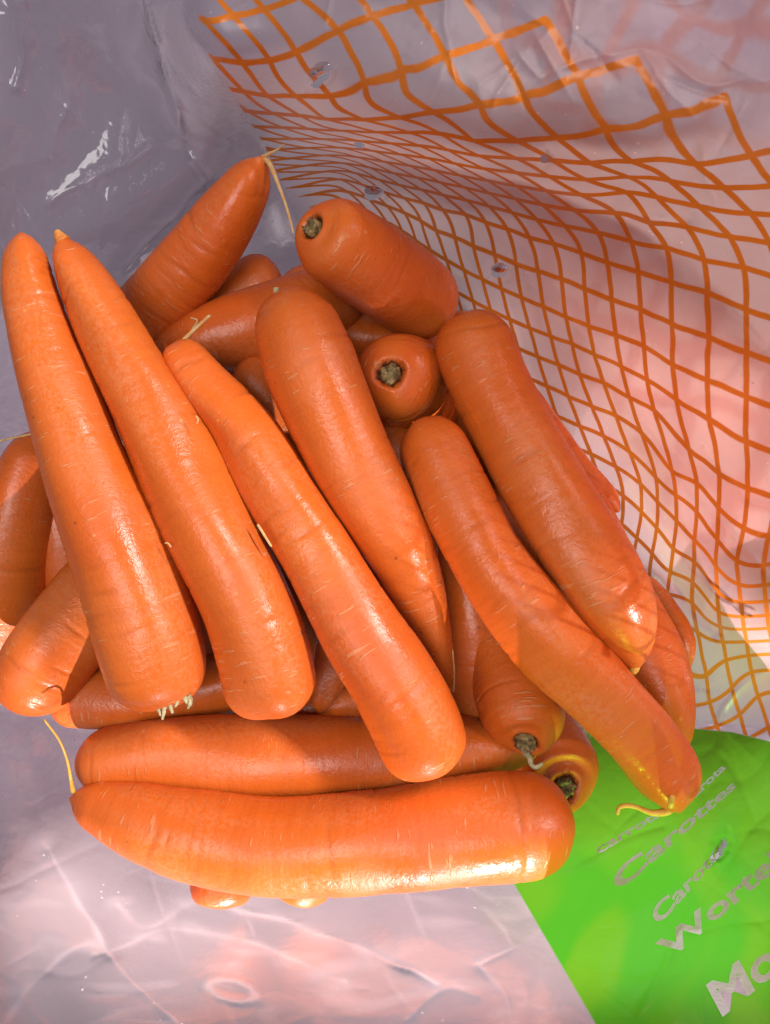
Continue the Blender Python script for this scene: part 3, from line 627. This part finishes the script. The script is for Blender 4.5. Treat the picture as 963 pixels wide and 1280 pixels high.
sheen_streaks = np.clip(value_noise(wx / 26, wy / 95, 81) - .18, 0, 1) ** 1.2 * np.exp(-(np.clip(X - 90, 0, 400) / 45) ** 2) * (Y < 300) + .5 * np.clip(value_noise(wx / 40, wy / 16, 82) - .3, 0, 1) * (Y > 1120)  # upper-left streaks are reflections on the film, painted in as haze
at = me.attributes.new('film_variation', 'FLOAT_VECTOR', 'POINT'); at.data.foreach_set('vector', np.stack([np.clip(.17 + .22 * np.clip(gus / 6, 0, 1) * (net_sd < 8) + .20 * sheen_streaks + .50 / (1 + np.exp(-net_sd / 25)) * np.clip((Y - 60) / 200 + .35, .3, 1) + .20 * np.exp(-((X - 90) / 190) ** 2 - ((Y - 1110) / 170) ** 2) + .04 * np.clip((Y - 1050) / 100, 0, 1) + .03 * value_noise(wx / 60, wy / 60, 62) + .18 * whiten, .08, .85), .5 + .6 * value_noise(wx / 55, wy / 110, 63), .5 + .5 * value_noise(X / 45, Y / 45, 64) + .12 * (X < 300) - .25 * (Y > 950)], -1).ravel().astype(np.float32))

# second layer of the bag behind the net wall, its print showing faintly through
ox = np.arange(560, 1340, 10.); oy = np.arange(-150, 930, 10.); OX, OY = np.meshgrid(ox, oy)
od = np.minimum(film_d(OX, OY)[..., 0] + .014 + .035 * np.clip((350 - OY) / 350, 0, 1) + .004 * value_noise(OX / 90, OY / 90, 71), CAM_Z - .006)
od = np.maximum(od, film_depth(OX, OY) + .006)
ov = np.stack([(OX - 481.5) * od / FPX, -(OY - 640) * od / FPX, CAM_Z - od], -1).reshape(-1, 3); nyo, nxo = OX.shape
oi = np.arange(nyo * nxo).reshape(nyo, nxo); oq = np.stack([oi[1:, :-1], oi[1:, 1:], oi[:-1, 1:], oi[:-1, :-1]], -1).reshape(-1, 4)
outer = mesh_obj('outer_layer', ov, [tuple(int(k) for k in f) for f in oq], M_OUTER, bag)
u1 = (OX * .95 + OY * .30) / 75.0; u2 = (OX * -.20 + OY * .98) / 80.0
at = outer.data.attributes.new('lattice', 'FLOAT_VECTOR', 'POINT'); at.data.foreach_set('vector', np.stack([u1 + .3 * value_noise(OX / 80, OY / 80, 8), u2 + .3 * value_noise(OX / 80, OY / 80, 9), np.clip((OX - 590 - .62 * np.clip(OY - 330, 0, 900)) / 110, 0, 1) * np.clip((920 - OY) / 120, 0, 1)], -1).ravel().astype(np.float32))

at = outer.data.attributes.new('peach_glow', 'FLOAT', 'POINT'); at.data.foreach_set('value', np.clip((OY - 120) / 260 + .25 * value_noise(OX / 70, OY / 70, 10), 0, 1).ravel().astype(np.float32))  # peach tint painted into this layer for the glow of sun and carrots
# torn flaps curling at the vent holes
def flap(hx, hy, rx, ry, an, seed):
    rng = np.random.default_rng(seed); a = math.radians(an); c, s_ = math.cos(a), math.sin(a); nu, nv = 12, 8; vs_, fs = [], []
    d0 = float(film_depth(hx, hy))
    for i in range(nu):
        for j in range(nv):
            u = (i / (nu - 1) * 2 - 1); v = j / (nv - 1)
            w = math.sqrt(max(0, 1 - (u * .95) ** 2))
            px = u * rx * (1 - .25 * v); py = -ry * (1.15 * w - 1.5 * v * w) + rng.uniform(-.6, .6)
            X_, Y_ = hx + px * c - py * s_, hy + px * s_ + py * c
            lift = .0045 * math.sin(v * 2.3) * w + rng.uniform(-.0003, .0003)
            vs_.append(P(X_, Y_, float(film_depth(X_, Y_)) - .0006 - lift))
    for i in range(nu - 1):
        for j in range(nv - 1):
            k = i * nv + j; fs.append((k, k + nv, k + nv + 1, k + 1))
    mesh_obj('torn_flap', vs_, fs, M_FLAP, bag)
for k, (hx, hy, rx, ry, an) in enumerate(HOLES):
    if k in (0, 2, 3, 5): flap(hx, hy - (12 if k == 0 else 0), rx * .9, ry * (1.6 if k in (0, 6) else .8), an, 40 + k)

# words left unprinted in the green panel
def word(text, x0, y0, x1, y1, h0, h1, lean=0.0):
    cu = bpy.data.curves.new('lettering', 'FONT'); cu.body = text; cu.size = 1.0; cu.offset = .028; cu.resolution_u = 4
    to = bpy.data.objects.new('lettering', cu); COL.objects.link(to); bpy.context.view_layer.update()
    tm = bpy.data.meshes.new_from_object(to.evaluated_get(bpy.context.evaluated_depsgraph_get()))
    bpy.data.objects.remove(to)
    bm = bmesh.new(); bm.from_mesh(tm); bmesh.ops.triangulate(bm, faces=bm.faces[:])
    for _ in range(3):
        es = [e for e in bm.edges if e.calc_length() > .12]
        if es: bmesh.ops.subdivide_edges(bm, edges=es, cuts=1)
        bmesh.ops.triangulate(bm, faces=bm.faces[:])
    xs = [v.co.x for v in bm.verts]; xmax = max(xs); dx, dy = x1 - x0, y1 - y0; L = math.hypot(dx, dy); ux, uy = dx / L, dy / L; nxx, nyy = uy, -ux
    k = h1 / h0
    vv = []
    for v in bm.verts:
        t = v.co.x / xmax; tt = (1 - k ** t) / (1 - k) if abs(1 - k) > .02 else t
        h = h0 * k ** t / .7; px = x0 + dx * tt + (nxx + lean * ux) * v.co.y * h; py = y0 + dy * tt + (nyy + lean * uy) * v.co.y * h
        vv.append(P(px, py, float(film_depth(px, py)) - .0007))
    fs = [tuple(w.index for w in f.verts) for f in bm.faces]; bm.free()
    mesh_obj('lettering', vv, fs, M_LETTER, bag, smooth=False)
word('carrots', 748, 1068, 826, 1020, 12, 9); word('carota', 860, 1006, 908, 960, 10, 8)
word('Carottes', 772, 1116, 920, 984, 23, 10, .3); word('Carote', 822, 1158, 900, 1070, 20, 11, .3)
word('Wortel', 838, 1198, 978, 1080, 26, 22); word('Morot', 900, 1272, 1050, 1150, 42, 38, .2)
